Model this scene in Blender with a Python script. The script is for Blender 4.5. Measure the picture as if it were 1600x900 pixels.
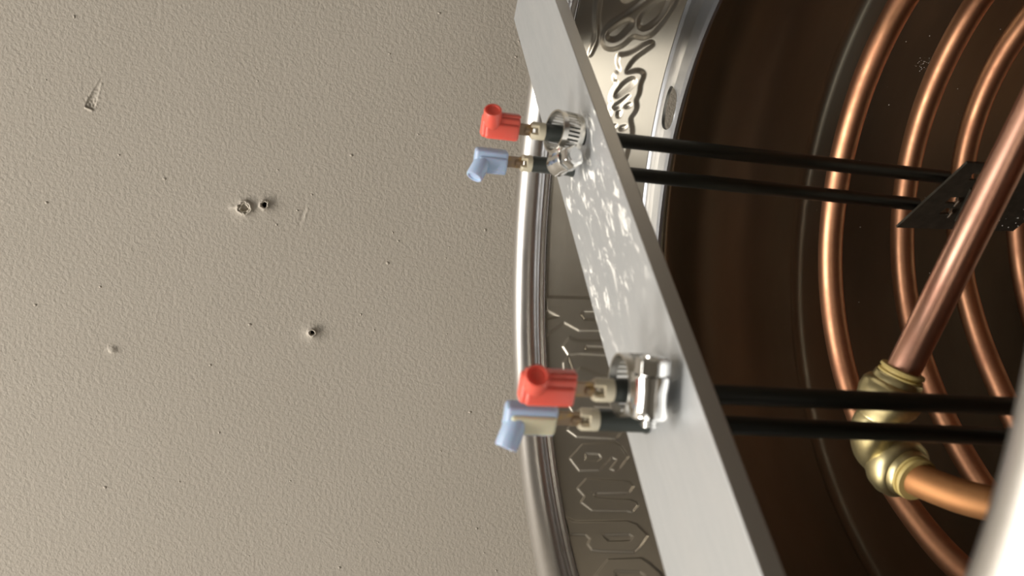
import bpy, bmesh, math, random
import numpy as np
from mathutils import Vector, Matrix
random.seed(7)
for o_ in list(bpy.data.objects):
    bpy.data.objects.remove(o_)
S = bpy.context.scene
COL = S.collection

# ---------------------------------------------------------------- camera
cd = bpy.data.cameras.new('camera')
cam = bpy.data.objects.new('camera', cd)
COL.objects.link(cam)
fw = Vector((-0.08306077, 0.97483099, -0.20689478))
r2 = Vector((0.99467719, 0.0938022, 0.04264312))       # portrait right = photo up
u2 = Vector((-0.06097702, 0.20225155, 0.97743343))     # portrait up = photo left
cx, cy, cz = -u2, r2, -fw                              # phone held on its side
cam.matrix_world = Matrix(((cx.x, cy.x, cz.x, 0.0), (cx.y, cy.y, cz.y, -0.301),
                           (cx.z, cy.z, cz.z, 0.104), (0, 0, 0, 1)))
cd.sensor_width = 36.0
cd.lens = 36.0 * 1370.0 / 1600.0
cd.clip_start = 0.01
cd.dof.use_dof = True
cd.dof.focus_distance = 0.52
cd.dof.aperture_fstop = 15.0
S.camera = cam

# ---------------------------------------------------------------- world, lights, exposure
w = bpy.data.worlds.new('world'); S.world = w
w.use_nodes = True
w.node_tree.nodes['Background'].inputs[0].default_value = (1.0, 0.93, 0.82, 1)
w.node_tree.nodes['Background'].inputs[1].default_value = 0.12
S.view_settings.view_transform = 'Standard'
S.view_settings.look = 'None'
S.view_settings.exposure = 0.0
S.view_settings.gamma = 1.0
S.view_settings.use_curve_mapping = False

def area(name, loc, target, sx, sy, power, col):
    l = bpy.data.lights.new(name, 'AREA')
    l.shape = 'RECTANGLE'; l.size = sx; l.size_y = sy
    l.energy = power; l.color = col
    o = bpy.data.objects.new(name, l); COL.objects.link(o)
    o.location = loc
    d = Vector(target) - Vector(loc)
    o.rotation_euler = d.to_track_quat('-Z', 'Y').to_euler()
    return o
area('ceiling_panel', (-0.10, -0.25, 1.70), (-0.1, 0.0, 0.0), 0.9, 0.8, 24, (1.0, 0.95, 0.88))
area('ceiling_lamp', (-0.95, -0.35, 1.45), (-0.1, 0.1, 0.0), 0.25, 0.25, 17, (1.0, 0.93, 0.83))
area('front_left_light', (-1.35, -1.40, 1.10), (0, 0.1, 0.0), 1.1, 0.9, 10, (1.0, 0.97, 0.90))  # unseen soft source at the front left, placed to brighten the skirt

# ---------------------------------------------------------------- materials
def mat(name, col=(.5, .5, .5), rough=.5, metal=0., bump=None, var=None, **kw):
    m = bpy.data.materials.new(name); m.use_nodes = True
    nt = m.node_tree; b = nt.nodes['Principled BSDF']
    b.inputs['Base Color'].default_value = (*col, 1)
    b.inputs['Roughness'].default_value = rough
    b.inputs['Metallic'].default_value = metal
    for k, v in kw.items():
        b.inputs[k.replace('_', ' ')].default_value = v
    tc = nt.nodes.new('ShaderNodeTexCoord')
    def noise(scale, detail=3, stretch=None, rg=.6):
        n = nt.nodes.new('ShaderNodeTexNoise'); n.inputs['Scale'].default_value = scale
        n.inputs['Detail'].default_value = detail; n.inputs['Roughness'].default_value = rg
        if stretch:
            mp = nt.nodes.new('ShaderNodeMapping'); mp.inputs['Scale'].default_value = stretch
            nt.links.new(tc.outputs['Object'], mp.inputs['Vector']); nt.links.new(mp.outputs[0], n.inputs['Vector'])
        else:
            nt.links.new(tc.outputs['Object'], n.inputs['Vector'])
        return n
    if var:                       # (scale, second colour, low, high, stretch, roughness change)
        sc, c2, lo, hi, st = var[:5]
        n = noise(sc, 4, st)
        r = nt.nodes.new('ShaderNodeMapRange'); r.inputs[1].default_value = lo; r.inputs[2].default_value = hi
        nt.links.new(n.outputs['Fac'], r.inputs[0])
        mx = nt.nodes.new('ShaderNodeMix'); mx.data_type = 'RGBA'
        mx.inputs[6].default_value = (*col, 1); mx.inputs[7].default_value = (*c2, 1)
        nt.links.new(r.outputs[0], mx.inputs[0]); nt.links.new(mx.outputs[2], b.inputs['Base Color'])
        if len(var) > 5:
            q = nt.nodes.new('ShaderNodeMapRange'); q.inputs[3].default_value = rough; q.inputs[4].default_value = rough + var[5]
            nt.links.new(r.outputs[0], q.inputs[0]); nt.links.new(q.outputs[0], b.inputs['Roughness'])
    if bump:                      # (scale, strength, distance, stretch)
        n = noise(bump[0], 3, bump[3] if len(bump) > 3 else None)
        bp = nt.nodes.new('ShaderNodeBump'); bp.inputs['Strength'].default_value = bump[1]
        bp.inputs['Distance'].default_value = bump[2]
        nt.links.new(n.outputs['Fac'], bp.inputs['Height']); nt.links.new(bp.outputs[0], b.inputs['Normal'])
    return m

M = {}
M['wall'] = mat('wall_paint', (.465, .424, .366), .75, bump=(430, .6, .0008), var=(9, (.485, .443, .385), .3, .7, None))
M['gypsum'] = mat('torn_gypsum', (.62, .57, .48), .9, bump=(900, .5, .0004))
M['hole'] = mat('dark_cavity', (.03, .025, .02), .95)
M['ceiling'] = mat('ceiling_paint', (.75, .73, .69), .9)
M['floor'] = mat('concrete_floor', (.30, .28, .25), .7, var=(6, (.22, .2, .18), .3, .7, None))
M['room'] = mat('room_paint', (.26, .245, .22), .9)
M['steel'] = mat('stainless_satin', (.46, .425, .36), .30, 1., bump=(60, .03, .001, (1, 1, 6)), var=(14, (.44, .41, .36), .35, .7, None, .06))
M['ledge'] = mat('stainless_ledge', (.42, .44, .48), .36, 1., bump=(40, .03, .001), var=(30, (.38, .40, .43), .4, .75, None, .05))
M['polish'] = mat('stainless_polished', (.80, .79, .78), .30, 1., bump=(40, .03, .001), var=(30, (.62, .6, .57), .4, .75, None, .1))
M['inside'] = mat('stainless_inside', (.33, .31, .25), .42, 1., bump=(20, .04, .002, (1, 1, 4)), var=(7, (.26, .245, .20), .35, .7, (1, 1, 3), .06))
M['alu'] = mat('aluminium', (.63, .65, .67), .46, .75, bump=(70, .10, .0005, (1, 9, 1)), var=(45, (.52, .545, .565), .30, .72, (.3, 1.5, 1), .08))
M['alu_edge'] = mat('aluminium_side', (.42, .40, .37), .5, .8)  # darker, warmer grey for the bar's sides and ends
M['copper'] = mat('copper', (.62, .32, .185), .41, 1., bump=(150, .08, .0005), var=(45, (.46, .22, .13), .4, .72, None, .12))
M['copper_pipe'] = mat('copper_pipe', (.74, .43, .32), .34, 1., bump=(120, .04, .0005), var=(35, (.56, .28, .20), .4, .75, None, .1))
M['copper_pale'] = mat('copper_matt', (.47, .225, .095), .55, .8, bump=(120, .04, .0005), var=(35, (.58, .30, .13), .4, .75, None, .1))
M['brass'] = mat('brass', (.70, .61, .34), .36, 1., bump=(260, .10, .0006), var=(50, (.50, .44, .26), .4, .7, None, .1))
M['brass_ring'] = mat('yellow_release_ring', (.62, .50, .20), .4)
M['sheath'] = mat('black_element_sheath', (.022, .023, .018), .42, .3, bump=(500, .1, .0002))
M['stub'] = mat('black_sleeve', (.028, .033, .030), .38)
M['ceramic'] = mat('cream_ceramic', (.60, .55, .42), .45)
M['blade'] = mat('tarnished_terminal', (.26, .19, .13), .4, .8, var=(300, (.45, .28, .08), .5, .75, None))
M['red'] = mat('red_nylon', (.88, .14, .10), .35, bump=(90, .1, .0006), Subsurface_Weight=.35, Subsurface_Scale=.004, Transmission_Weight=.12)
M['red'].node_tree.nodes['Principled BSDF'].inputs['Subsurface Radius'].default_value = (1, .2, .1)
M['blue'] = mat('blue_nylon', (.44, .58, .80), .35, bump=(90, .1, .0006), Subsurface_Weight=.35, Subsurface_Scale=.004, Transmission_Weight=.12)
M['clear'] = mat('cream_nylon', (.66, .63, .46), .35, Subsurface_Weight=.3, Subsurface_Scale=.004)
M['chrome'] = mat('chrome', (.80, .80, .79), .12, 1.)
M['band'] = mat('clamp_band_steel', (.62, .60, .56), .25, 1., var=(120, (.45, .36, .2), .55, .8, None))
M['plate'] = mat('dark_bracket', (.07, .062, .05), .5, .7, var=(200, (.10, .09, .07), .4, .7, None))
M['fleck'] = mat('white_scale_fleck', (.75, .73, .68), .8)

# chalky smears on the aluminium bar (stains with a shape of their own)
def chalk(m):
    nt = m.node_tree; b = nt.nodes['Principled BSDF']
    src = b.inputs['Base Color'].links[0].from_socket
    tc = nt.nodes.new('ShaderNodeTexCoord')
    mp = nt.nodes.new('ShaderNodeMapping'); mp.inputs['Scale'].default_value = (28, 95, 1)
    n = nt.nodes.new('ShaderNodeTexNoise'); n.inputs['Scale'].default_value = 2.3; n.inputs['Detail'].default_value = 8; n.inputs['Roughness'].default_value = .7; n.inputs['Distortion'].default_value = .6
    nt.links.new(tc.outputs['Object'], mp.inputs[0]); nt.links.new(mp.outputs[0], n.inputs['Vector'])
    r = nt.nodes.new('ShaderNodeMapRange'); r.inputs[1].default_value = .555; r.inputs[2].default_value = .60
    nt.links.new(n.outputs['Fac'], r.inputs[0])
    sp = nt.nodes.new('ShaderNodeSeparateXYZ'); nt.links.new(tc.outputs['Object'], sp.inputs[0])
    g = nt.nodes.new('ShaderNodeMath'); g.operation = 'SUBTRACT'; g.inputs[1].default_value = .215
    nt.links.new(sp.outputs[0], g.inputs[0])
    a = nt.nodes.new('ShaderNodeMath'); a.operation = 'ABSOLUTE'; nt.links.new(g.outputs[0], a.inputs[0])
    k = nt.nodes.new('ShaderNodeMapRange'); k.inputs[1].default_value = .040; k.inputs[2].default_value = .060
    k.inputs[3].default_value = 1; k.inputs[4].default_value = 0
    nt.links.new(a.outputs[0], k.inputs[0])
    mu = nt.nodes.new('ShaderNodeMath'); mu.operation = 'MULTIPLY'
    nt.links.new(r.outputs[0], mu.inputs[0]); nt.links.new(k.outputs[0], mu.inputs[1])
    mx = nt.nodes.new('ShaderNodeMix'); mx.data_type = 'RGBA'; mx.inputs[7].default_value = (.88, .88, .85, 1)
    nt.links.new(mu.outputs[0], mx.inputs[0]); nt.links.new(src, mx.inputs[6]); nt.links.new(mx.outputs[2], b.inputs['Base Color'])
    me_ = nt.nodes.new('ShaderNodeMapRange'); me_.inputs[3].default_value = .75; me_.inputs[4].default_value = 0
    nt.links.new(mu.outputs[0], me_.inputs[0]); nt.links.new(me_.outputs[0], b.inputs['Metallic'])
chalk(M['alu'])

# ---------------------------------------------------------------- helpers
def tag(o, label=None, cat=None, group=None, kind=None):
    if label: o['label'] = label
    if cat: o['category'] = cat
    if group: o['group'] = group
    if kind: o['kind'] = kind
    return o

def empty(name, loc, label, cat, group=None):
    o = bpy.data.objects.new(name, None); COL.objects.link(o)
    o.location = loc; o.empty_display_size = .02
    return tag(o, label, cat, group)

def obj(name, bm, material, parent=None, smooth=True, sharp=None, mats=None):
    """link a bmesh given in world coordinates; under a parent the origin shifts with it"""
    me = bpy.data.meshes.new(name)
    bmesh.ops.recalc_face_normals(bm, faces=bm.faces)
    if parent is not None:
        off = Vector((0, 0, 0)); p = parent
        while p is not None: off += p.location; p = p.parent
        bmesh.ops.translate(bm, vec=-off, verts=bm.verts)
    bm.to_mesh(me); bm.free()
    me.materials.append(material)
    for x in (mats or []): me.materials.append(x)
    me.polygons.foreach_set('use_smooth', [smooth] * len(me.polygons))
    if smooth and sharp is not None:
        me.set_sharp_from_angle(angle=math.radians(sharp))
    o = bpy.data.objects.new(name, me); COL.objects.link(o)
    if parent is not None: o.parent = parent
    return o

def frame(d, up=(0, 0, 1)):
    d = Vector(d).normalized(); up = Vector(up)
    if abs(d.dot(up)) > .98: up = Vector((0, 1, 0))
    a = up.cross(d).normalized(); b = d.cross(a)
    return d, a, b

def tube(bm, pts, rad, seg=24, cap=True, hollow=False):
    pts = [Vector(p) for p in pts]; n = len(pts)
    rads = rad if isinstance(rad, (list, tuple)) else [rad] * n
    d, a, b = frame(pts[1] - pts[0])
    rings = []
    for i, p in enumerate(pts):
        t = (pts[min(i + 1, n - 1)] - pts[max(i - 1, 0)]).normalized()
        a = (a - t * a.dot(t)).normalized(); b = t.cross(a)
        rings.append([bm.verts.new(p + (a * math.cos(2 * math.pi * k / seg) + b * math.sin(2 * math.pi * k / seg)) * rads[i]) for k in range(seg)])
    for i in range(n - 1):
        for k in range(seg):
            bm.faces.new((rings[i][k], rings[i][(k + 1) % seg], rings[i + 1][(k + 1) % seg], rings[i + 1][k]))
    if cap:
        bm.faces.new(rings[0][::-1]); bm.faces.new(rings[-1])
    return bm

def rev(bm, origin, axis, prof, seg=40, closed=False):
    """lathe: prof = [(distance along axis, radius)]"""
    o = Vector(origin); d, a, b = frame(axis)
    rings = []
    for h, r in prof:
        rings.append([bm.verts.new(o + d * h + (a * math.cos(2 * math.pi * k / seg) + b * math.sin(2 * math.pi * k / seg)) * r) for k in range(seg)])
    n = len(rings)
    for i in range(n if closed else n - 1):
        j = (i + 1) % n
        for k in range(seg):
            bm.faces.new((rings[i][k], rings[i][(k + 1) % seg], rings[j][(k + 1) % seg], rings[j][k]))
    if not closed:
        bm.faces.new(rings[0][::-1]); bm.faces.new(rings[-1])
    return bm

def box(bm, c, ax, ay, az, sx, sy, sz, bev=0.0, segs=2):
    c = Vector(c); ax, ay, az = [Vector(v).normalized() for v in (ax, ay, az)]
    m = Matrix(((ax.x * sx, ay.x * sy, az.x * sz, c.x), (ax.y * sx, ay.y * sy, az.y * sz, c.y), (ax.z * sx, ay.z * sy, az.z * sz, c.z), (0, 0, 0, 1)))
    r = bmesh.ops.create_cube(bm, size=1.0, matrix=m)
    if bev > 0:
        es = set()
        for v in r['verts']: es.update(v.link_edges)
        bmesh.ops.bevel(bm, geom=list(es), offset=bev, segments=segs, profile=.5, affect='EDGES')
    return bm

def catmull(P, n):
    P = [Vector(p) for p in P]; Q = [P[0] * 2 - P[1]] + P + [P[-1] * 2 - P[-2]]; out = []
    for i in range(1, len(Q) - 2):
        for k in range(n):
            t = k / n; a, b, c, d = Q[i - 1:i + 3]
            out.append(.5 * ((2 * b) + (c - a) * t + (2 * a - 5 * b + 4 * c - d) * t * t + (3 * b - a - 3 * c + d) * t ** 3))
    out.append(P[-1]); return out

def grid_obj(name, V, F, material, parent=None, smooth=True):
    me = bpy.data.meshes.new(name)
    me.from_pydata(V, [], F); me.materials.append(material)
    me.polygons.foreach_set('use_smooth', [smooth] * len(me.polygons)); me.update()
    o = bpy.data.objects.new(name, me); COL.objects.link(o)
    if parent is not None: o.parent = parent
    return o

# ---------------------------------------------------------------- room
WY = .27          # wall behind the keg
def slab(name, c, s, m):
    bm = bmesh.new(); box(bm, c, (1, 0, 0), (0, 1, 0), (0, 0, 1), *s)
    return tag(obj(name, bm, m, smooth=False), kind='structure')
slab('floor', (0, -1.1, -.625), (4.4, 2.9, .05), M['floor'])
slab('ceiling', (0, -1.1, 1.825), (4.4, 2.9, .05), M['ceiling'])
slab('wall_left', (-2.15, -1.1, .6), (.1, 2.9, 2.4), M['room'])
slab('wall_right', (2.15, -1.1, .6), (.1, 2.9, 2.4), M['room'])
slab('wall_front', (0, -2.5, .6), (4.4, .1, 2.4), M['room'])

# wall_back: one sheet with its damage modelled in relief (y grows into the wall)
# (x, z, kind, size)
feats = [(-.0060, .1560, 'plug', .0036), (-.0032, .1442, 'screw', .0031), (-.0830, .1116, 'screw', .0026),
         (.0561, .2440, 'gouge', .012), (-.0976, .2307, 'blob', .0022), (-.0077, .1186, 'crease', .004),
         (-.1647, .2425, 'chip', .0016), (-.1679, .2033, 'chip', .0014), (-.1653, .1415, 'chip', .0014)]
def fine_axis(vals, lo, hi, half, step):
    s = {lo, hi}
    for v in vals:
        k = -half
        while k <= half + 1e-9:
            s.add(round(v + k, 5)); k += step
    c = lo
    while c < hi: s.add(round(c, 5)); c += .12
    s = sorted(s); out = [s[0]]
    for q in s[1:]:
        if q - out[-1] > step * .45: out.append(q)
    return np.array(out)
X = fine_axis([f[0] for f in feats[:6]], -2.1, 2.1, .012, .0004)
Zs = fine_axis([f[1] for f in feats[:6]], -.6, 1.8, .012, .0004)
GX, GZ = np.meshgrid(X, Zs)
rng = np.random.RandomState(3)
def vnoise(x, z, sc, seed):
    def h(i, j):
        q = np.sin(i * 127.1 + j * 311.7 + seed * 74.7) * 43758.5453
        return q - np.floor(q)
    x = x / sc; z = z / sc; i = np.floor(x); j = np.floor(z); a = x - i; b = z - j
    a = a * a * (3 - 2 * a); b = b * b * (3 - 2 * b)
    return (h(i, j) * (1 - a) + h(i + 1, j) * a) * (1 - b) + (h(i, j + 1) * (1 - a) + h(i + 1, j + 1) * a) * b
H = np.zeros_like(GX)      # positive = towards the room
for fx, fz, kind, sz in feats:
    dx = GX - fx; dz = GZ - fz; r = np.hypot(dx, dz); n = vnoise(GX, GZ, .0011, 5) - .5; n2 = vnoise(GX, GZ, .0025, 9) - .5
    rr_ = r * (1 + .35 * n2) + .0008 * n
    if kind == 'plug':
        H += .0018 * np.exp(-((rr_ - sz) / .0009) ** 2) * (1 + .8 * n) + .0013 * np.exp(-(r / .0055) ** 2) + .0008 * np.exp(-((dx / .0012) ** 2 + ((dz - .006) / .003) ** 2))
        H -= .0022 * (1 / (1 + np.exp((rr_ - sz * .72) / .0002)))
    if kind == 'screw':
        H += .0015 * np.exp(-((rr_ - sz * .8) / .0007) ** 2) * (1 + .8 * n) + .0013 * np.exp(-(r / .0048) ** 2)
        H -= .009 * (1 / (1 + np.exp((rr_ - sz * .50) / .00012)))
    if kind == 'gouge':
        c, s = math.cos(.58), math.sin(.58)
        u = dx * s * 1.0 + dz * -c; v = dx * c + dz * s      # u runs down the gouge
        u, v = (dx * .94 - dz * .33), (dx * .33 + dz * .94)
        t = np.clip((.011 - u) / .020, 0, 1); wd = .0002 + .0021 * np.minimum(1, t * 1.35)
        ins = 1 / (1 + np.exp((np.abs(v) - wd) / .00018)) * (u < .011) * (u > -.0085)
        H -= .0008 * ins * (.3 + 1.4 * (n + .5)) * t
        H += .00035 * np.exp(-((np.abs(v) - wd - .0004) / .0006) ** 2) * (u < .010) * (u > -.009) * (.4 + n + n2)
        H += .0010 * np.exp(-((u + .0092) / .0005) ** 2) * (np.abs(v) < wd)
    if kind == 'blob': H += .0011 * np.exp(-(rr_ / sz) ** 2)
    if kind == 'chip': H += .0008 * np.exp(-(rr_ / sz) ** 2)
    if kind == 'crease':
        H += .0003 * (.5 + n + n2) * np.exp(-((dz + .3 * dx + .0015 * n2) / .0008) ** 2 - (dx / .004) ** 2) - .0003 * np.exp(-((dz - .002 + .3 * dx) / .0012) ** 2 - (dx / .005) ** 2)
V = np.stack([GX.ravel(), (WY - H).ravel(), GZ.ravel()], 1)
nx, nz = len(X), len(Zs)
idx = np.arange(nx * nz).reshape(nz, nx)
F = np.stack([idx[:-1, :-1].ravel(), idx[:-1, 1:].ravel(), idx[1:, 1:].ravel(), idx[1:, :-1].ravel()], 1)
wall = tag(grid_obj('wall_back', V.tolist(), F.tolist(), M['wall']), kind='structure')
# small hard specks standing proud of the orange-peel paint, and the torn gypsum rims of the screw holes
bm = bmesh.new(); rs = random.Random(11)
for i in range(70):
    px, pz = rs.uniform(-.26, .14), rs.uniform(-.04, .30); s = rs.choice([.0005, .0006, .0008, .0010])
    r = bmesh.ops.create_icosphere(bm, subdivisions=1, radius=s, matrix=Matrix.Translation((px, WY, pz)) @ Matrix.Diagonal((rs.uniform(.7, 1.3), .55, rs.uniform(.7, 1.3), 1)))
tag(obj('paint_speck', bm, M['wall'], wall), kind='stuff')
for fx, fz, kind, sz in feats[:3]:
    bm = bmesh.new(); n = 28; rings = []
    for (ro, yo) in ((sz * .52, .0012), (sz * .60, -.0012), (sz * .80, -.0019), (sz * 1.0, -.0006), (sz * 1.05, .0006)):
        ring = []
        for k in range(n):
            a = 2 * math.pi * k / n; j = 1 + .16 * math.sin(3 * a + fx * 900) + .10 * math.sin(7 * a + 1)
            ring.append(bm.verts.new((fx + ro * j * math.cos(a), WY + yo * (1 + .3 * math.sin(5 * a)), fz + ro * j * math.sin(a))))
        rings.append(ring)
    for i in range(4):
        for k in range(n): bm.faces.new((rings[i][k], rings[i][(k + 1) % n], rings[i + 1][(k + 1) % n], rings[i + 1][k]))
    tag(obj('torn_rim', bm, M['gypsum'], wall), 'raised pale torn rim of a screw hole')
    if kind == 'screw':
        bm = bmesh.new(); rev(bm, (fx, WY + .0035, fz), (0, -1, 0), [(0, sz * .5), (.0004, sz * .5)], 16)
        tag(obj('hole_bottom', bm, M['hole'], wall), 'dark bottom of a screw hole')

# ---------------------------------------------------------------- keg
keg = empty('keg', (0, 0, -.6), 'stainless steel keg with its top cut open and embossed lettering, in front of the wall', 'keg')
SEG = 256
def lathe(bm, prof, seg=SEG, closed=False):
    rings = []
    for r, z in prof:
        rings.append([bm.verts.new((r * math.sin(2 * math.pi * k / seg), r * math.cos(2 * math.pi * k / seg), z)) for k in range(seg)])
    n = len(rings)
    for i in range(n if closed else n - 1):
        j = (i + 1) % n
        for k in range(seg):
            bm.faces.new((rings[i][k], rings[i][(k + 1) % seg], rings[j][(k + 1) % seg], rings[j][k]))
    return bm
# rolled chime: a full bead, then the curled-in lip with its groove
bm = bmesh.new()
prof = []
for k in range(0, 21):
    a = math.radians(-100 + k * (330 / 20))
    prof.append((.192 + .008 * math.cos(a), -.008 + .008 * math.sin(a)))
prof += [(.1868, -.0155), (.1862, -.0170), (.1870, -.0182), (.1882, -.0172), (.1896, -.0162)]
lathe(bm, prof, closed=True)
obj('chime', bm, M['polish'], keg)

# skirt with the embossed lettering, as relief on both sides of the sheet
EMBOSS = {
 'e': [[(-0.749,0.1853),(-0.7135,0.3262),(-0.7296,0.6351),(-0.7437,0.6832),(-0.7842,0.7342),(-0.8132,0.6382),(-0.8196,0.5857),(-0.8098,0.5427),(-0.7863,0.6232),(-0.7746,0.5808),(-0.8065,0.4469),(-0.7943,0.2566)],[(-0.7453,0.3428),(-0.7559,0.4676),(-0.7697,0.4851),(-0.7772,0.4443),(-0.7671,0.3322)]],
 'n': [[(-0.8455,0.211),(-0.8227,0.3093),(-0.8569,0.6474),(-0.8655,0.696),(-0.883,0.7202),(-0.8997,0.6669),(-0.8755,0.3761),(-0.8794,0.3495),(-0.8898,0.3733),(-0.9232,0.6623),(-0.9368,0.7117),(-0.9481,0.715),(-0.9653,0.6489),(-0.9567,0.6081),(-0.9247,0.3028),(-0.8909,0.2214),(-0.8759,0.2607)]],
 'b': [[(-0.9216,0.0458),(-0.926,0.0733),(-0.9425,0.1233),(-0.9873,0.5908),(-1.0056,0.6584),(-1.0531,0.7231),(-1.0806,0.6238),(-1.0905,0.5633),(-1.0574,0.3076),(-1.0434,0.2194),(-1.0204,0.1954),(-1.0094,0.2269),(-0.9921,0.1978),(-0.9764,0.0598)],[(-1.0076,0.346),(-1.0302,0.5683),(-1.0418,0.5936),(-1.0512,0.5625),(-1.0322,0.3799)]],
 'r': [[(-1.1215,0.1865),(-1.0853,0.3315),(-1.1155,0.6037),(-1.1375,0.6513),(-1.1847,0.7117),(-1.229,0.7151),(-1.2435,0.522),(-1.1943,0.2361)],[(-1.1293,0.3628),(-1.1571,0.5531),(-1.1744,0.5814),(-1.1842,0.5267),(-1.1597,0.3525)]],
 'L': [[(-0.2461,0.0543),(-0.2446,0.1145),(-0.2521,0.5303),(-0.2563,0.7572),(-0.2801,0.7946),(-0.2978,0.6904),(-0.2943,0.4438),(-0.3042,0.417),(-0.3191,0.4552),(-0.3263,0.7522),(-0.3452,0.8459),(-0.3631,0.7796),(-0.3548,0.3931),(-0.3257,0.2382),(-0.3677,0.043),(-0.3145,0.0332),(-0.3069,0.1865),(-0.2855,0.0609)]],
 'o': [[(-0.3994,0.2175),(-0.373,0.293),(-0.3846,0.3569),(-0.3954,0.7105),(-0.4239,0.8134),(-0.4439,0.701),(-0.4281,0.3827),(-0.429,0.272)],[(-0.4054,0.4513),(-0.4126,0.6434),(-0.4231,0.6414),(-0.4176,0.4493)]],
 'w': [[(-0.4495,0.2162),(-0.433,0.2713),(-0.4892,0.3186),(-0.4711,0.3872),(-0.4947,0.5293),(-0.5141,0.6515),(-0.5399,0.7573),(-0.5618,0.6746),(-0.5482,0.5144),(-0.553,0.4811),(-0.5647,0.5092),(-0.577,0.6819),(-0.6006,0.7671),(-0.6173,0.6794),(-0.6029,0.4836),(-0.6101,0.4621),(-0.6246,0.5009),(-0.6381,0.6709),(-0.6933,0.7331),(-0.7177,0.6472),(-0.6883,0.2805),(-0.6613,0.1964),(-0.6217,0.2868),(-0.5678,0.2145)]],
 'script': [[(0.4766,0.6324),(0.5184,0.6721),(0.5604,0.7782),(0.579,0.8225),(0.5874,0.8125),(0.5845,0.7712),(0.5414,0.6549),(0.5258,0.5655),(0.5237,0.5272),(0.4988,0.5279),(0.4783,0.5741),(0.4618,0.5279),(0.4451,0.5325),(0.4402,0.5773),(0.409,0.533),(0.3789,0.535),(0.3764,0.559),(0.3558,0.5354),(0.3453,0.58),(0.3064,0.5168),(0.2838,0.5672),(0.2425,0.5543),(0.2323,0.6433),(0.1939,0.6078),(0.1721,0.6814),(0.1796,0.7626),(0.2142,0.7901),(0.2545,0.8008),(0.2865,0.8139),(0.3058,0.8038),(0.3262,0.7769),(0.339,0.7698),(0.359,0.8031),(0.3763,0.8119),(0.3974,0.7863),(0.4077,0.7989),(0.4239,0.8075),(0.4501,0.7964),(0.4764,0.8142),(0.4877,0.7993),(0.4919,0.7483),(0.4794,0.6686)],[(0.4662,0.7095),(0.4444,0.6352),(0.4121,0.5792),(0.3957,0.5765),(0.3982,0.6135),(0.4312,0.7075),(0.4568,0.7476)],[(0.3606,0.565),(0.3865,0.6526),(0.4139,0.725),(0.3774,0.6708),(0.3585,0.6305)],[(0.377,0.6966),(0.3842,0.7434),(0.3754,0.7359),(0.3691,0.7013)],[(0.3044,0.6859),(0.3116,0.7399),(0.3025,0.7255),(0.2964,0.69)],[(0.3546,0.6328),(0.3545,0.6649),(0.3356,0.6563),(0.3384,0.6354)],[(0.2913,0.5569),(0.31,0.6379),(0.3017,0.6357),(0.2838,0.5672)],[(0.2017,0.6954),(0.2097,0.7373),(0.1954,0.7433),(0.1897,0.7068)]],
 'cap': [[(0.5551,0.3216),(0.5865,0.3486),(0.6257,0.437),(0.6689,0.556),(0.7071,0.6326),(0.7574,0.7185),(0.7786,0.8912),(0.7361,0.9226),(0.6718,0.8746),(0.6144,0.8022),(0.5914,0.7344),(0.5897,0.6733),(0.5911,0.6221),(0.5527,0.5517),(0.5312,0.4601),(0.5318,0.3705)],[(0.5747,0.3703),(0.5597,0.4007),(0.5644,0.4795),(0.6007,0.5516),(0.6303,0.5895),(0.6367,0.5529),(0.6251,0.4939),(0.594,0.4122)],[(0.7371,0.8425),(0.6773,0.8296),(0.6319,0.7499),(0.617,0.6819),(0.6249,0.6378),(0.6508,0.6341),(0.6794,0.6766),(0.7275,0.7787)]],
 'swash': [[(0.6955,0.1837),(0.6207,0.214),(0.585,0.2418),(0.5553,0.2768),(0.4989,0.2462),(0.5008,0.2707),(0.5541,0.3096),(0.5898,0.2762),(0.6239,0.2495),(0.7001,0.2297)]],
 'swash2': [[(0.7011,0.3906),(0.6778,0.4487),(0.6896,0.5065),(0.724,0.5674),(0.7255,0.4735)]],
}
R0, Z0, R1, Z1 = .1895, -.016, .165, -.066
SL = math.hypot(R1 - R0, Z1 - Z0)
def cut_r(phi):        # the opening was cut slightly off centre
    return -.008 * math.sin(phi) + math.sqrt(.1444 ** 2 - (.008 * math.cos(phi)) ** 2)
ph = np.concatenate([np.arange(-1.35, 1.15, .0028), np.arange(1.15, 2 * math.pi - 1.35, .03)])
ns = 112
sv = np.linspace(0, 1, ns)
PH, SS = np.meshgrid(ph, sv)
PW = np.where(PH > math.pi, PH - 2 * math.pi, PH)
def seg_dist(px, py, poly):
    d = np.full(px.shape, 1e9); inside = np.zeros(px.shape, bool); n = len(poly)
    for i in range(n):
        x1, y1 = poly[i]; x2, y2 = poly[(i + 1) % n]
        vx, vy = x2 - x1, y2 - y1; t = np.clip(((px - x1) * vx + (py - y1) * vy) / (vx * vx + vy * vy + 1e-15), 0, 1)
        d = np.minimum(d, np.hypot(px - x1 - t * vx, py - y1 - t * vy))
        c = ((y1 > py) != (y2 > py)) & (px < (x2 - x1) * (py - y1) / (y2 - y1 + 1e-15) + x1)
        inside ^= c
    return np.where(inside, d, -d)
def smooth_poly(poly, it=1):
    for _ in range(it):
        q = []
        for i in range(len(poly)):
            a = poly[i]; b = poly[(i + 1) % len(poly)]
            q += [(a[0] * .75 + b[0] * .25, a[1] * .75 + b[1] * .25), (a[0] * .25 + b[0] * .75, a[1] * .25 + b[1] * .75)]
        poly = q
    return poly
MR = .178
uu = PW * MR; vv = SS * SL
relief = np.zeros_like(uu)
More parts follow.
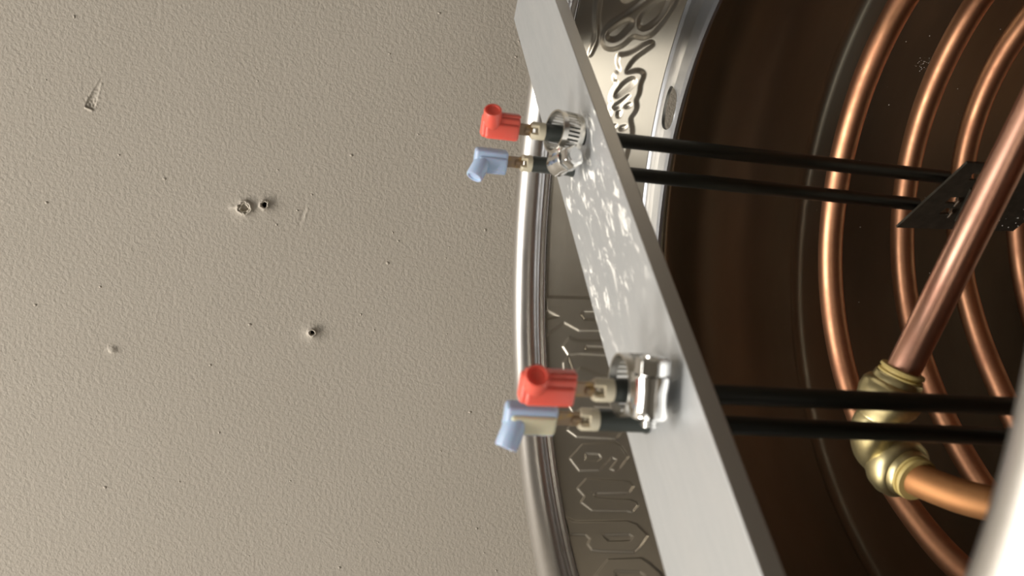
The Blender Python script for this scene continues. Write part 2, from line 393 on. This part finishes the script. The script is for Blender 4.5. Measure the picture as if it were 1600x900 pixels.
for name, polys in EMBOSS.items():
    script = name in ('script', 'cap', 'swash', 'swash2')
    P_ = [[(a * MR, b * SL) for a, b in p] for p in polys]
    P_ = [smooth_poly(p, 2) if script else p for p in P_]
    x0 = min(a for a, b in P_[0]) - .006; x1 = max(a for a, b in P_[0]) + .006
    msk = (uu > x0) & (uu < x1)
    px, py = uu[msk], vv[msk]
    d = seg_dist(px, py, P_[0])
    for h in P_[1:]: d = np.minimum(d, -seg_dist(px, py, h))
    wdt = .0017 if script else .0009
    h = np.clip(d / wdt * .5 + .5, 0, 1); h = h * h * (3 - 2 * h)
    relief[msk] = np.maximum(relief[msk], h * (.0010 if script else .0005))
edge = np.clip(SS / .03, 0, 1) * np.clip((1 - SS) / .03, 0, 1)
relief *= edge
Rr = R0 + (R1 - R0) * SS; Zz = Z0 + (Z1 - Z0) * SS
nR, nZ = -(-(Z1 - Z0)) / SL, (R0 - R1) / SL         # normal towards the inside of the keg
nR = (Z1 - Z0) / SL; nZ = (R0 - R1) / SL
def sheet(rel, off):
    R_ = Rr + nR * (rel + off); Z_ = Zz + nZ * (rel + off)
    return np.stack([(R_ * np.sin(PH)).ravel(), (R_ * np.cos(PH)).ravel(), Z_.ravel() + .6], 1)
A_ = sheet(relief, 0); B_ = sheet(relief, -.0018)
m = len(ph); idx = np.arange(m * ns).reshape(ns, m)
nxt = np.roll(idx, -1, axis=1)
F1 = np.stack([idx[:-1].ravel(), idx[1:].ravel(), nxt[1:].ravel(), nxt[:-1].ravel()], 1)
F2 = F1[:, ::-1] + m * ns
rim0 = np.stack([idx[0], nxt[0], nxt[0] + m * ns, idx[0] + m * ns], 1)
rim1 = np.stack([nxt[-1], idx[-1], idx[-1] + m * ns, nxt[-1] + m * ns], 1)
skirt = grid_obj('skirt', np.concatenate([A_, B_]).tolist(), np.concatenate([F1, F2, rim0, rim1]).tolist(), M['steel'], keg)
skirt['label'] = 'inward leaning skirt embossed with script and blackletter words, seen from behind'

# foot of the skirt / top of the dome: rolled in to the saw-cut opening, with an oval drain hole
phf = np.concatenate([np.arange(-1.35, .25, .02), np.arange(.25, .62, .0018), np.arange(.62, 2 * math.pi - 1.35, .02)])
nr = 60
tv = np.linspace(0, 1, nr)
Vt, Fc = [], []
zc = [(0, 0.0), (.08, -.0012), (.25, -.0016), (.6, -.0010), (.9, -.0022), (1, -.0030)]
def zprof(t): return float(np.interp(t, [q[0] for q in zc], [q[1] for q in zc]))
hc = (math.atan2(.0629, .1440), .1512)               # drain hole centre (angle, radius)
ha, hb = .0112, .0076                                # half sizes along the rim and across
def q2(phi, r):
    return (phi - hc[0]) * hc[1], r - hc[1]
P2 = np.zeros((nr, len(phf), 2)); hole = np.zeros((nr, len(phf)))
for j, p in enumerate(phf):
    rc = cut_r(p)
    for i, t in enumerate(tv):
        r = R1 + (rc - R1) * t; P2[i, j] = (p, r)
for i in range(nr):
    for j in range(len(phf)):
        a, b = q2(*P2[i, j]); hole[i, j] = (abs(a) / ha) ** 2.6 + (abs(b) / hb) ** 2.6
keep = {}
for i in range(nr):
    for j in range(len(phf)):
        v = hole[i, j] ** (1 / 2.6); p, r = P2[i, j]; z = Z1 + zprof(tv[i])
        if 1.0 < v < 1.35:                       # edge bent up around the hole
            z += .0003 * (1 - (v - 1) / .35) ** 2
        if v < 1.0 and v > .86:                  # snap to the outline
            a, b = q2(p, r); a /= v; b /= v; p = hc[0] + a / hc[1]; r = hc[1] + b; z += .0003
        Vt.append((r * math.sin(p), r * math.cos(p), z + .6))
n1 = len(Vt); mm = len(phf)
Vt += [(x * 1.0, y * 1.0, z - .0016) for x, y, z in Vt[:n1]]
def ins(i, j): return hole[i, j % mm] < .86 ** 2.6
faces = []; E = {}
for i in range(nr - 1):
    for j in range(mm):
        k = (j + 1) % mm
        if ins(i, j) or ins(i + 1, j) or ins(i, k) or ins(i + 1, k): continue
        a, b, c, d = i * mm + j, (i + 1) * mm + j, (i + 1) * mm + k, i * mm + k
        faces.append((a, b, c, d)); faces.append((d + n1, c + n1, b + n1, a + n1))
        for e in ((a, b), (b, c), (c, d), (d, a)): E[tuple(sorted(e))] = E.get(tuple(sorted(e)), []) + [e]
for k_, l in E.items():
    if len(l) == 1:
        a, b = l[0]; faces.append((b, a, a + n1, b + n1))
dome = grid_obj('cut_dome', Vt, faces, M['ledge'], keg)
dome.data.set_sharp_from_angle(angle=math.radians(40))
dome['label'] = 'bright steel ledge around the cut opening with an oval drain hole'

# body: shoulder, ribbed wall, bottom; two skins
prof_in = [(None, -.0705), (.150, -.0765), (.165, -.089), (.180, -.101), (.190, -.112), (.1955, -.125), (.196, -.14), (.196, -.1755),
           (.1970, -.1775), (.1984, -.1805), (.1970, -.1835), (.196, -.1855), (.1958, -.22), (.196, -.345), (.1985, -.35), (.2005, -.355), (.1985, -.36), (.196, -.365),
           (.196, -.47), (.193, -.495), (.183, -.515), (.165, -.53), (.12, -.54), (.06, -.545), (.004, -.547)]
def body_rings(bm, prof, off, seg=192):
    rings = []
    for i, (r, z) in enumerate(prof):
        ring = []
        for k in range(seg):
            a = 2 * math.pi * k / seg; rr_ = cut_r(a) + .0012 if r is None else r
            ring.append(bm.verts.new(((rr_ + off) * math.sin(a), (rr_ + off) * math.cos(a), z - (off if z < -.5 else 0) * 1.0)))
        rings.append(ring)
    for i in range(len(rings) - 1):
        for k in range(seg): bm.faces.new((rings[i][k], rings[i][(k + 1) % seg], rings[i + 1][(k + 1) % seg], rings[i + 1][k]))
    bm.faces.new(rings[-1])
    return rings
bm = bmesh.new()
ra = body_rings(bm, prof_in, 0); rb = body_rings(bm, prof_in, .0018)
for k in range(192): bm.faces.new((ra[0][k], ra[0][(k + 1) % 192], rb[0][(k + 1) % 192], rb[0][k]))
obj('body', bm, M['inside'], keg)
bm = bmesh.new()
prof = [(.170, -.53), (.190, -.545), (.1995, -.56), (.2, -.585)]
prof += [(.192 + .008 * math.cos(math.radians(a)), -.592 + .008 * math.sin(math.radians(a))) for a in range(0, -280, -20)]
prof += [(.1975, -.585), (.1975, -.561), (.188, -.547), (.168, -.533)]
lathe(bm, prof, 128, closed=True)
obj('bottom_chime', bm, M['steel'], keg)

# ---------------------------------------------------------------- aluminium bar across the chime
bd = Vector((-.2107, -.2747, 0)).normalized(); bn = Vector((-bd.y, bd.x, 0))
if bn.y > 0: bn = -bn
b0 = Vector((.1110, .2007, 0))
BW, BL, BT = .0505, .43, .006
bar = empty('flat_bar', b0 + bn * BW / 2, 'flat aluminium bar with white smears lying across the top of the keg', 'bar')
ang = math.atan2(bd.y, bd.x); bar.rotation_euler = (0, 0, ang)
bm = bmesh.new()
box(bm, (BL / 2, 0, BT / 2 + .0001), (1, 0, 0), (0, 1, 0), (0, 0, 1), BL, BW, BT, .0005, 2)
me = bpy.data.meshes.new('bar_stock'); bm.normal_update()
for f in bm.faces:
    if abs(f.normal.y) > .8 or abs(f.normal.x) > .8: f.material_index = 1
bm.to_mesh(me); bm.free(); me.materials.append(M['alu']); me.materials.append(M['alu_edge'])
barm = bpy.data.objects.new('bar_stock', me); COL.objects.link(barm); barm.parent = bar
# rubbed dark collars where the rods pass through
# ---------------------------------------------------------------- heating elements
def rod_at(top, bot, z):
    T = Vector(top); B = Vector(bot); return T + (T - B) * ((z - T.z) / (T.z - B.z))
rods = {
 'a': ((.03290, .03986, .006), (.02796, .03986, -.15945)), 'b': ((.02072, .05290, .006), (.01593, .05290, -.15515)),
 'c': ((-.04929, -.06119, .006), (-.05158, -.06119, -.10896)), 'd': ((-.06057, -.05127, .006), (-.06420, -.05127, -.11906))}
def element(keys, zb, zs, label):
    c = (Vector(rods[keys[0]][0]) + Vector(rods[keys[1]][0])) / 2; c.z = 0
    root = empty('heating_element', c, label, 'heating element', 'heating elements hung through the bar')
    for k, z_end, (z1, z2, z3) in zip(keys, zb, zs):
        t, b = rods[k]
        P = lambda z: rod_at(t, b, z)
        bm = bmesh.new(); tube(bm, [P(z_end), P(-.05), P(.006), P(z1 - .001)], .0030, 24)
        obj('rod', bm, M['sheath'], root)
        bm = bmesh.new(); ax = P(.1) - P(0)
        L = (P(z1) - P(.0062)).length
        rev(bm, P(.0062), ax, [(0, .0031), (0, .0037), (.0008, .0037), (.0014, .0034), (L - .001, .0034), (L, .0031)], 28)
        obj('sleeve', bm, M['stub'], root, sharp=35)
        bm = bmesh.new(); L = (P(z2) - P(z1)).length
        rev(bm, P(z1), ax, [(0, .0028), (0, .0034), (L * .1, .0035), (L * .5, .0035), (L * .5, .0014)], 28)
        o_, (d_, a_, b_) = P(z1), frame(ax)
        vw = Vector((0, -1, 0)); gap = math.atan2(vw.dot(b_), vw.dot(a_))
        for g0 in (.55, math.pi + .55):
            rows = []
            for q in range(13):
                t_ = gap + g0 + q / 12 * (math.pi - 1.1); e_ = a_ * math.cos(t_) + b_ * math.sin(t_)
                rows.append([bm.verts.new(o_ + d_ * hh + e_ * rr_) for hh, rr_ in ((L * .4, .0017), (L * .4, .0035), (L * .85, .0035), (L, .0030), (L, .0017))])
            for q in range(12):
                for w_ in range(5): bm.faces.new((rows[q][w_], rows[q][(w_ + 1) % 5], rows[q + 1][(w_ + 1) % 5], rows[q + 1][w_]))
            bm.faces.new(rows[0]); bm.faces.new(rows[-1][::-1])
        obj('insulator_collar', bm, M['ceramic'], root, sharp=35)
        bm = bmesh.new(); side = Vector((.95, -.3, 0)).normalized(); d = ax.normalized()
        th = d.cross(side)
        box(bm, (P(z2 - .001) + P(z3 + .006)) / 2, side, th, d, .0046, .0012, (P(z3 + .006) - P(z2 - .001)).length, .0002, 1)
        tube(bm, [P(z2 - .0005), P(z2 + .0022)], .0016, 16)
        obj('terminal_blade', bm, M['blade'], root, smooth=False)
    return root
el1 = element('ab', (-.160, -.156), ((.0225, .0282, .0335), (.0240, .0285, .0345)),
              'black heating element with two rods ending at a slotted bracket, upper in the photo')
el2 = element('cd', (-.33, -.33), ((.0215, .0275, .0325), (.0222, .0280, .0350)),
              'black heating element with two long rods passing in front of the brass elbow')
bm = bmesh.new(); pts = []
pc, pd_ = rod_at(*rods['c'], -.33), rod_at(*rods['d'], -.33)
mid = (pc + pd_) / 2; hv = (pc - pd_) / 2
for k in range(13):
    a = math.pi * k / 12; pts.append(mid + hv * math.cos(a) + Vector((0, 0, -1)) * hv.length * math.sin(a) + Vector((0, 0, .0005)))
tube(bm, pts, .0030, 20); obj('rod_bend', bm, M['sheath'], el2)

# bracket of the first element: a thin folded plate with punched slots and tabs
bdv = Vector((.012, -.013, 0)).normalized(); bnv = Vector((-.013, -.012, 0)).normalized()
p0 = Vector((.0098, .0500, 0)) + bnv * .0006
def BP(u, z, o=0): return p0 + bdv * u + Vector((-.03, 0, 1)).normalized() * z + bnv * o
us = np.linspace(-.0126, .0294, 43)
bm = bmesh.new()
slots = [(.0195, .0235, -.1668), (.0045, .0085, -.1652), (-.003, .001, -.1668), (.0005, .0045, -.1745), (.011, .015, -.1765)]
def ztop(u): return -.1509 + (-.1597 + .1509) * (u + .0126) / .042
nu, nv_ = 42, 60; Vg = []
gr = {}
for i in range(nu + 1):
    u = -.0126 + .042 * i / nu
    for j in range(nv_ + 1):
        z = ztop(u) - .062 * j / nv_
        fold = max(0, (-.0016 + (ztop(u) - .016) - z)) 
        gr[i, j] = (u, z)
def inslot(u, z):
    for a, b, zz in slots:
        if a < u < b and zz - .0045 < z < zz: return True
    return False
vt = {}
for (i, j), (u, z) in gr.items():
    for s_ in (0, 1): vt[i, j, s_] = bm.verts.new(BP(u, z, .0006 if s_ else -.0006))
def cell(i, j):
    if i < 0 or j < 0 or i >= nu or j >= nv_: return False
    u = (gr[i, j][0] + gr[i + 1, j][0]) / 2; z = (gr[i, j][1] + gr[i, j + 1][1]) / 2
    return not inslot(u, z)
for i in range(nu):
    for j in range(nv_):
        if not cell(i, j): continue
        for s_ in (0, 1): bm.faces.new([vt[i, j, s_], vt[i + 1, j, s_], vt[i + 1, j + 1, s_], vt[i, j + 1, s_]])
        for (di, dj, e) in ((-1, 0, ((i, j), (i, j + 1))), (1, 0, ((i + 1, j), (i + 1, j + 1))), (0, -1, ((i, j), (i + 1, j))), (0, 1, ((i, j + 1), (i + 1, j + 1)))):
            if not cell(i + di, j + dj):
                (a, b), (c_, d_) = e; bm.faces.new([vt[a, b, 0], vt[c_, d_, 0], vt[c_, d_, 1], vt[a, b, 1]])
br = obj('bracket', bm, M['plate'], el1, smooth=False)
br['label'] = 'thin dark metal bracket with punched slots'
for a, b, zz in slots:
    bm = bmesh.new(); box(bm, BP((a + b) / 2, zz - .0042, .0014), bdv, (bnv + Vector((0, 0, .5))), (Vector((0, 0, 1)) - bnv * .5), .0038, .003, .0007, .0001, 1)
    obj('tab', bm, M['band'], br, smooth=False)
bm = bmesh.new()
box(bm, BP(.004, -.1745, .0012), (BP(.0180, -.1700) - BP(-.0125, -.1790)).normalized(), bnv, Vector((0, 0, 1)), .022, .0012, .0012, .0002, 1)
obj('fold', bm, M['plate'], br, smooth=False)
bm = bmesh.new()
for k in range(14):
    u, z = rs.uniform(-.012, .004), rs.uniform(-.218, -.196)
    bmesh.ops.create_icosphere(bm, subdivisions=1, radius=rs.uniform(.00015, .0003), matrix=Matrix.Translation(BP(u, z, .0006)))
tag(obj('scale_speck', bm, M['fleck'], br), kind='stuff')

# ---------------------------------------------------------------- flag terminals
def flag(key, z0, z1, col, bdir, blen, label, lower=None):
    t, b = rods[key]; P = lambda z: rod_at(t, b, z)
    d = (P(.1) - P(0)).normalized(); bv = Vector(bdir).normalized()
    root = empty('flag_terminal', P(z0), label, 'connector', 'insulated push-on connectors')
    side = Vector((.95, -.3, 0)); side = (side - d * side.dot(d)).normalized(); th = d.cross(side)
    if th.y > 0: th = -th
    L = (P(z1) - P(z0)).length; c = P((z0 + z1) / 2)
    sg = 1 if bv.dot(side) > 0 else -1
    bm = bmesh.new(); box(bm, c, side, th, d, .0088, .0056, L, .0013, 3)
    # thumb groove between the two halves of the housing
    box(bm, c - side * .0047 * -sg - d * .0005, side, th, d, .0016, .0040, L * .92, .0006, 2)
    h = obj('housing', bm, M[col], root, sharp=50)
    bm = bmesh.new(); box(bm, c - side * .0013 + th * .0010 - d * .0006, side, th, d, .0066, .0052, L * .90, .0013, 3)
    o2 = obj('housing_front', bm, M[lower or col], root, sharp=50)
    if lower: o2['label'] = 'cream see-through front of the housing'
    s = P(z1) - d * .0042 - bv * .0015
    bm = bmesh.new(); r = .0035
    rev(bm, s, bv, [(0, .0020), (.0008, r * .95), (.002, r), (blen - .0005, r), (blen, r * .93), (blen, r * .76), (blen - .0006, r * .70), (blen - .0008, .0005)], 32)
    o = obj('wire_barrel', bm, M[col], root, sharp=50)
    return root
flag('a', .0328, .0478, 'red', (.62, -.72, .12), .0100, 'red flag connector nearest the top of the photo')
flag('b', .0342, .0478, 'blue', (-.80, -.30, .45), .0108, 'pale blue flag connector below the upper red one')
flag('c', .0330, .0492, 'red', (.55, -.80, .10), .0100, 'red flag connector beside the cream and blue one')
flag('d', .0352, .0510, 'blue', (-.86, -.2, .34), .0115, 'pale blue and cream flag connector, lowest in the photo', 'clear')

# ---------------------------------------------------------------- hose clamps
def clamp(c, R_, h, tilt, sdir, label, hexh, k_=1.0):
    c = Vector(c); root = empty('hose_clamp', (c.x, c.y, .0062), label, 'clamp', 'hose clamps on the bar')
    up = Vector(tilt).normalized(); d, a, b = frame(up)
    n = 66; rows = [-.5, -.26, .26, .5]; bm = bmesh.new(); vt = {}
    for i in range(n):
        t = 2 * math.pi * i / n; e = a * math.cos(t) + b * math.sin(t)
        for j, q in enumerate(rows):
            for s_ in (0, 1): vt[i, j, s_] = bm.verts.new(c + e * (R_ + .0007 * s_) + d * h * q)
    for i in range(n):
        k = (i + 1) % n
        solid = [True, i % 2 == 0, True]
        for j in range(3):
            if solid[j]:
                for s_ in (0, 1): bm.faces.new((vt[i, j, s_], vt[k, j, s_], vt[k, j + 1, s_], vt[i, j + 1, s_]))
        for j in (0, 3): bm.faces.new((vt[i, j, 0], vt[k, j, 0], vt[k, j, 1], vt[i, j, 1]))
        if not solid[1]:
            for j in (1, 2): bm.faces.new((vt[i, j, 0], vt[k, j, 0], vt[k, j, 1], vt[i, j, 1]))
            for q in (i, k): bm.faces.new((vt[q, 1, 0], vt[q, 2, 0], vt[q, 2, 1], vt[q, 1, 1]))
    obj('band', bm, M['band'], root, smooth=False)
    # second turn of band lying outside the first near the screw
    sv_ = Vector(sdir); sv_ = (sv_ - d * sv_.dot(d)).normalized(); tang = d.cross(sv_)
    if tang.x < 0: tang = -tang
    # worm screw, its housing and the hexagon head
    q = c + sv_ * (R_ + .0040 * k_)
    bm = bmesh.new(); L = hexh
    rev(bm, q - tang * L * .45, tang, [(0, .0028 * k_), (0, .0046 * k_), (.0010, .0050 * k_), (L * .30, .0045 * k_), (L * .5, .0045 * k_), (L * .75, .0049 * k_), (L * .8, .0047 * k_), (L * .8, .003 * k_)], 36)
    box(bm, q - sv_ * .0030, tang, d, sv_, L * .75, h * .95, .0030, .0008, 2)
    hs = obj('screw_housing', bm, M['chrome'], root, sharp=40)
    bm = bmesh.new(); o = q + tang * L * .36
    rr6 = .0046 * k_; ring = []
    dd, aa, bb = frame(tang)
    for hh, rr_ in ((0, rr6), (.0038 * k_, rr6), (.0045 * k_, rr6 * .82)):
        ring.append([bm.verts.new(o + dd * hh + (aa * math.cos(k * math.pi / 3) + bb * math.sin(k * math.pi / 3)) * rr_) for k in range(6)])
    for i in range(2):
        for k in range(6): bm.faces.new((ring[i][k], ring[i][(k + 1) % 6], ring[i + 1][(k + 1) % 6], ring[i + 1][k]))
    bm.faces.new(ring[0][::-1]); bm.faces.new(ring[-1])
    bmesh.ops.bevel(bm, geom=bm.edges[:], offset=.0003, segments=2, affect='EDGES')
    tube(bm, [o + dd * .004 * k_, o + dd * .0049 * k_], .0026 * k_, 24)
    obj('hex_head', bm, M['chrome'], root, sharp=35)
    bm = bmesh.new()
    tube(bm, [q - tang * L * .62, q - tang * L * .40], .0021, 16)
    for k in range(4):
        rev(bm, q - tang * (L * .60 - k * .0011), tang, [(0, .0021), (.0003, .0027), (.0006, .0021)], 16)
    obj('worm_screw', bm, M['chrome'], root, sharp=35)
    return root
clamp((.0335, .0395, .0145), .0078, .0095, (.10, -.25, 1), (-.95, -.25, 0), 'slotted steel hose clamp around the rod of the upper red connector', .012)
clamp((-.0480, -.0580, .0135), .0088, .0105, (.0, .0, 1), (.02, -1, 0), 'hose clamp with a shiny hexagon screw in front of the lower red connector rod', .0150, 1.12)

# ---------------------------------------------------------------- copper coil
coil = empty('copper_coil', (0, 0, -.53), 'copper tube wound in a tall coil standing inside the keg', 'coil')
TR = {1: [(.951, .1386), (.626, .1345), (.314, .1330), (.068, .1341), (-.088, .1354), (-.269, .1362), (-.486, .1370), (-.711, .1386), (-.901, .1397), (-1.062, .1405), (-1.247, .1423), (-1.415, .1450)],
      2: [(.918, .1521), (.65, .1480), (.312, .1462), (.084, .1436), (-.138, .1420), (-.328, .1400), (-.603, .1374), (-.713, .1372), (-.879, .1381), (-1.02, .1405)],
      3: [(.836, .1572), (.667, .1585), (.479, .1565), (.311, .1535), (-.198, .1423), (-.358, .1373), (-.525, .1338), (-.658, .1338)],
      4: [(.604, .158), (.206, .152), (.031, .1464), (-.149, .141), (-.312, .1368), (-.6, .136)]}
ZC = [-.165, -.215, -.255, -.295, -.337, -.378, -.419, -.460, -.495]
def rad_turn(i, a):
    i = min(i, 4); t = sorted(TR[i]); back = .148
    xs = [-math.pi, -2.2] + [q[0] for q in t] + [2.2, math.pi]; ys = [back, back] + [q[1] for q in t] + [back + .004, back]
    return float(np.interp(a, xs, ys))
path = []
NT = 9
steps = 72
for i in range(1, NT + 1):
    for k in range(steps):
        a = math.pi - 2 * math.pi * k / steps                     # near side -> right -> far -> left -> near side
        z = ZC[i - 1]; zn = ZC[i] if i < NT else ZC[-1]; zp = ZC[i - 2] if i > 1 else ZC[0]
        if a < -1.5: s_ = (-1.5 - a) / (math.pi - 1.5); zz = z + (zn - z) * .5 * s_ * s_
        elif a > 1.5: s_ = (a - 1.5) / (math.pi - 1.5); zz = z + (zp - z) * .5 * s_ * s_
        else: zz = z
        # average the radius over neighbouring angles: tubing bends smoothly
        r = sum(rad_turn(i, max(-math.pi, min(math.pi, a + q))) for q in (-.14, -.07, 0, .07, .14)) / 5
        x = r * math.sin(a); tl = .06 if i < 5 else .06 * max(0, (8 - i) / 4)
        path.append(Vector((x, r * math.cos(a), zz + tl * x)))
# lead-in: from the brass elbow down along the left side, joining the first turn
lead = [Vector(q) for q in ((-.0900, -.0083, -.1183), (-.0908, -.0150, -.1190), (-.0924, -.0284, -.1260), (-.0927, -.0383, -.1338), (-.0939, -.0464, -.1425), (-.0975, -.0580, -.1560), (-.1020, -.0740, -.1650), (-.1035, -.0880, -.1690))]
first = path[10:]
# first turn starts at the near-left: swing round the near side
near = []
for k in range(8):
    a = -2.25 - (2 * math.pi - 2.25 - 2.35) * k / 8 if False else -2.35 - k * (2 * math.pi - 2.35 - 2.27) / 8
    r = .142; near.append(Vector((r * math.sin(a), r * math.cos(a), -.171 + .002 * k / 8 + .03 * r * math.sin(a) * k / 8)))
full = catmull(lead + near[1:] + first[::3], 6)
bm = bmesh.new(); tube(bm, full, .00635, 20)
bm.faces.ensure_lookup_table()
for f in bm.faces[:6 * 5 * 20]: f.material_index = 1
obj('coil_tube', bm, M['copper'], coil, mats=[M['copper_pale']])

# straight copper pipe into the other side of the elbow
pa, pb = Vector((-.0519, -.0058, -.1133)), Vector((.0305, -.0248, -.1341))
pd = (pb - pa).normalized()
pa = pa - pd * .004
pipe = empty('copper_pipe', pa, 'straight copper pipe slanting across the coil up to the right', 'pipe')
bm = bmesh.new(); far_end = pa + pd * .150
rev(bm, pa, pd, [(0, .0054), (0, .00635), (.150, .00635), (.150, .0054)], 36)
obj('pipe_wall', bm, M['copper_pipe'], pipe, sharp=40)

# ---------------------------------------------------------------- brass push-fit elbow
elb = empty('brass_elbow', (-.075, -.007, -.105), 'brass push-fit elbow joining the straight pipe to the coil', 'pipe fitting')
A0 = pa + pd * .0040                                # mouth of the first socket
lb = Vector((-.20, -.975, -.08)).normalized()
B0 = Vector((-.0905, -.0123, -.1185))
CORN = Vector((-.0765, -.0050, -.1020))
def socket(mouth, d_in, name):
    d_in = Vector(d_in).normalized(); bm = bmesh.new()
    rev(bm, mouth - d_in * .0010, -d_in, [(0, .0068), (0, .0088), (.0006, .0093), (.0026, .0095), (.0030, .0104), (.0050, .0119), (.0085, .0124), (.0120, .0117), (.0150, .0100), (.0180, .0088), (.0185, .004)], 44)
    s = obj('socket', bm, M['brass'], elb, sharp=50)
    bm = bmesh.new()
    rev(bm, mouth - d_in * .0012, d_in, [(0, .0066), (0, .0086), (.0010, .0086), (.0013, .0078), (.0022, .0078), (.0024, .0086), (.0034, .0084), (.0036, .0066)], 40)
    obj('release_ring', bm, M['brass_ring'], s, sharp=40)
socket(A0, pd, 'a'); socket(B0, lb, 'b')
bm = bmesh.new()
ea, eb = A0 - pd * .0150, B0 - lb * .0150
tube(bm, catmull([ea, ea - pd * .005, ea - pd * .0095, (ea - pd * .014) * .5 + (eb - lb * .0035) * .5, eb - lb * .0015, eb + lb * .002], 8), .0086, 32)
obj('elbow_bend', bm, M['brass'], elb)

# ---------------------------------------------------------------- scale flecks on the inside
bm = bmesh.new()
for k in range(60):
    a = rs.gauss(.42, .35); z = rs.uniform(-.30, -.19); s = rs.uniform(.00015, .0005); r = .1958
    if rs.random() < .5: a = rs.gauss(.55, .018); z = rs.gauss(-.235, .003); s *= .7
    bmesh.ops.create_icosphere(bm, subdivisions=1, radius=s, matrix=Matrix.Translation((r * math.sin(a), r * math.cos(a), z)))
tag(obj('scale_fleck', bm, M['fleck'], keg), 'white limescale flecks inside the keg', kind='stuff')
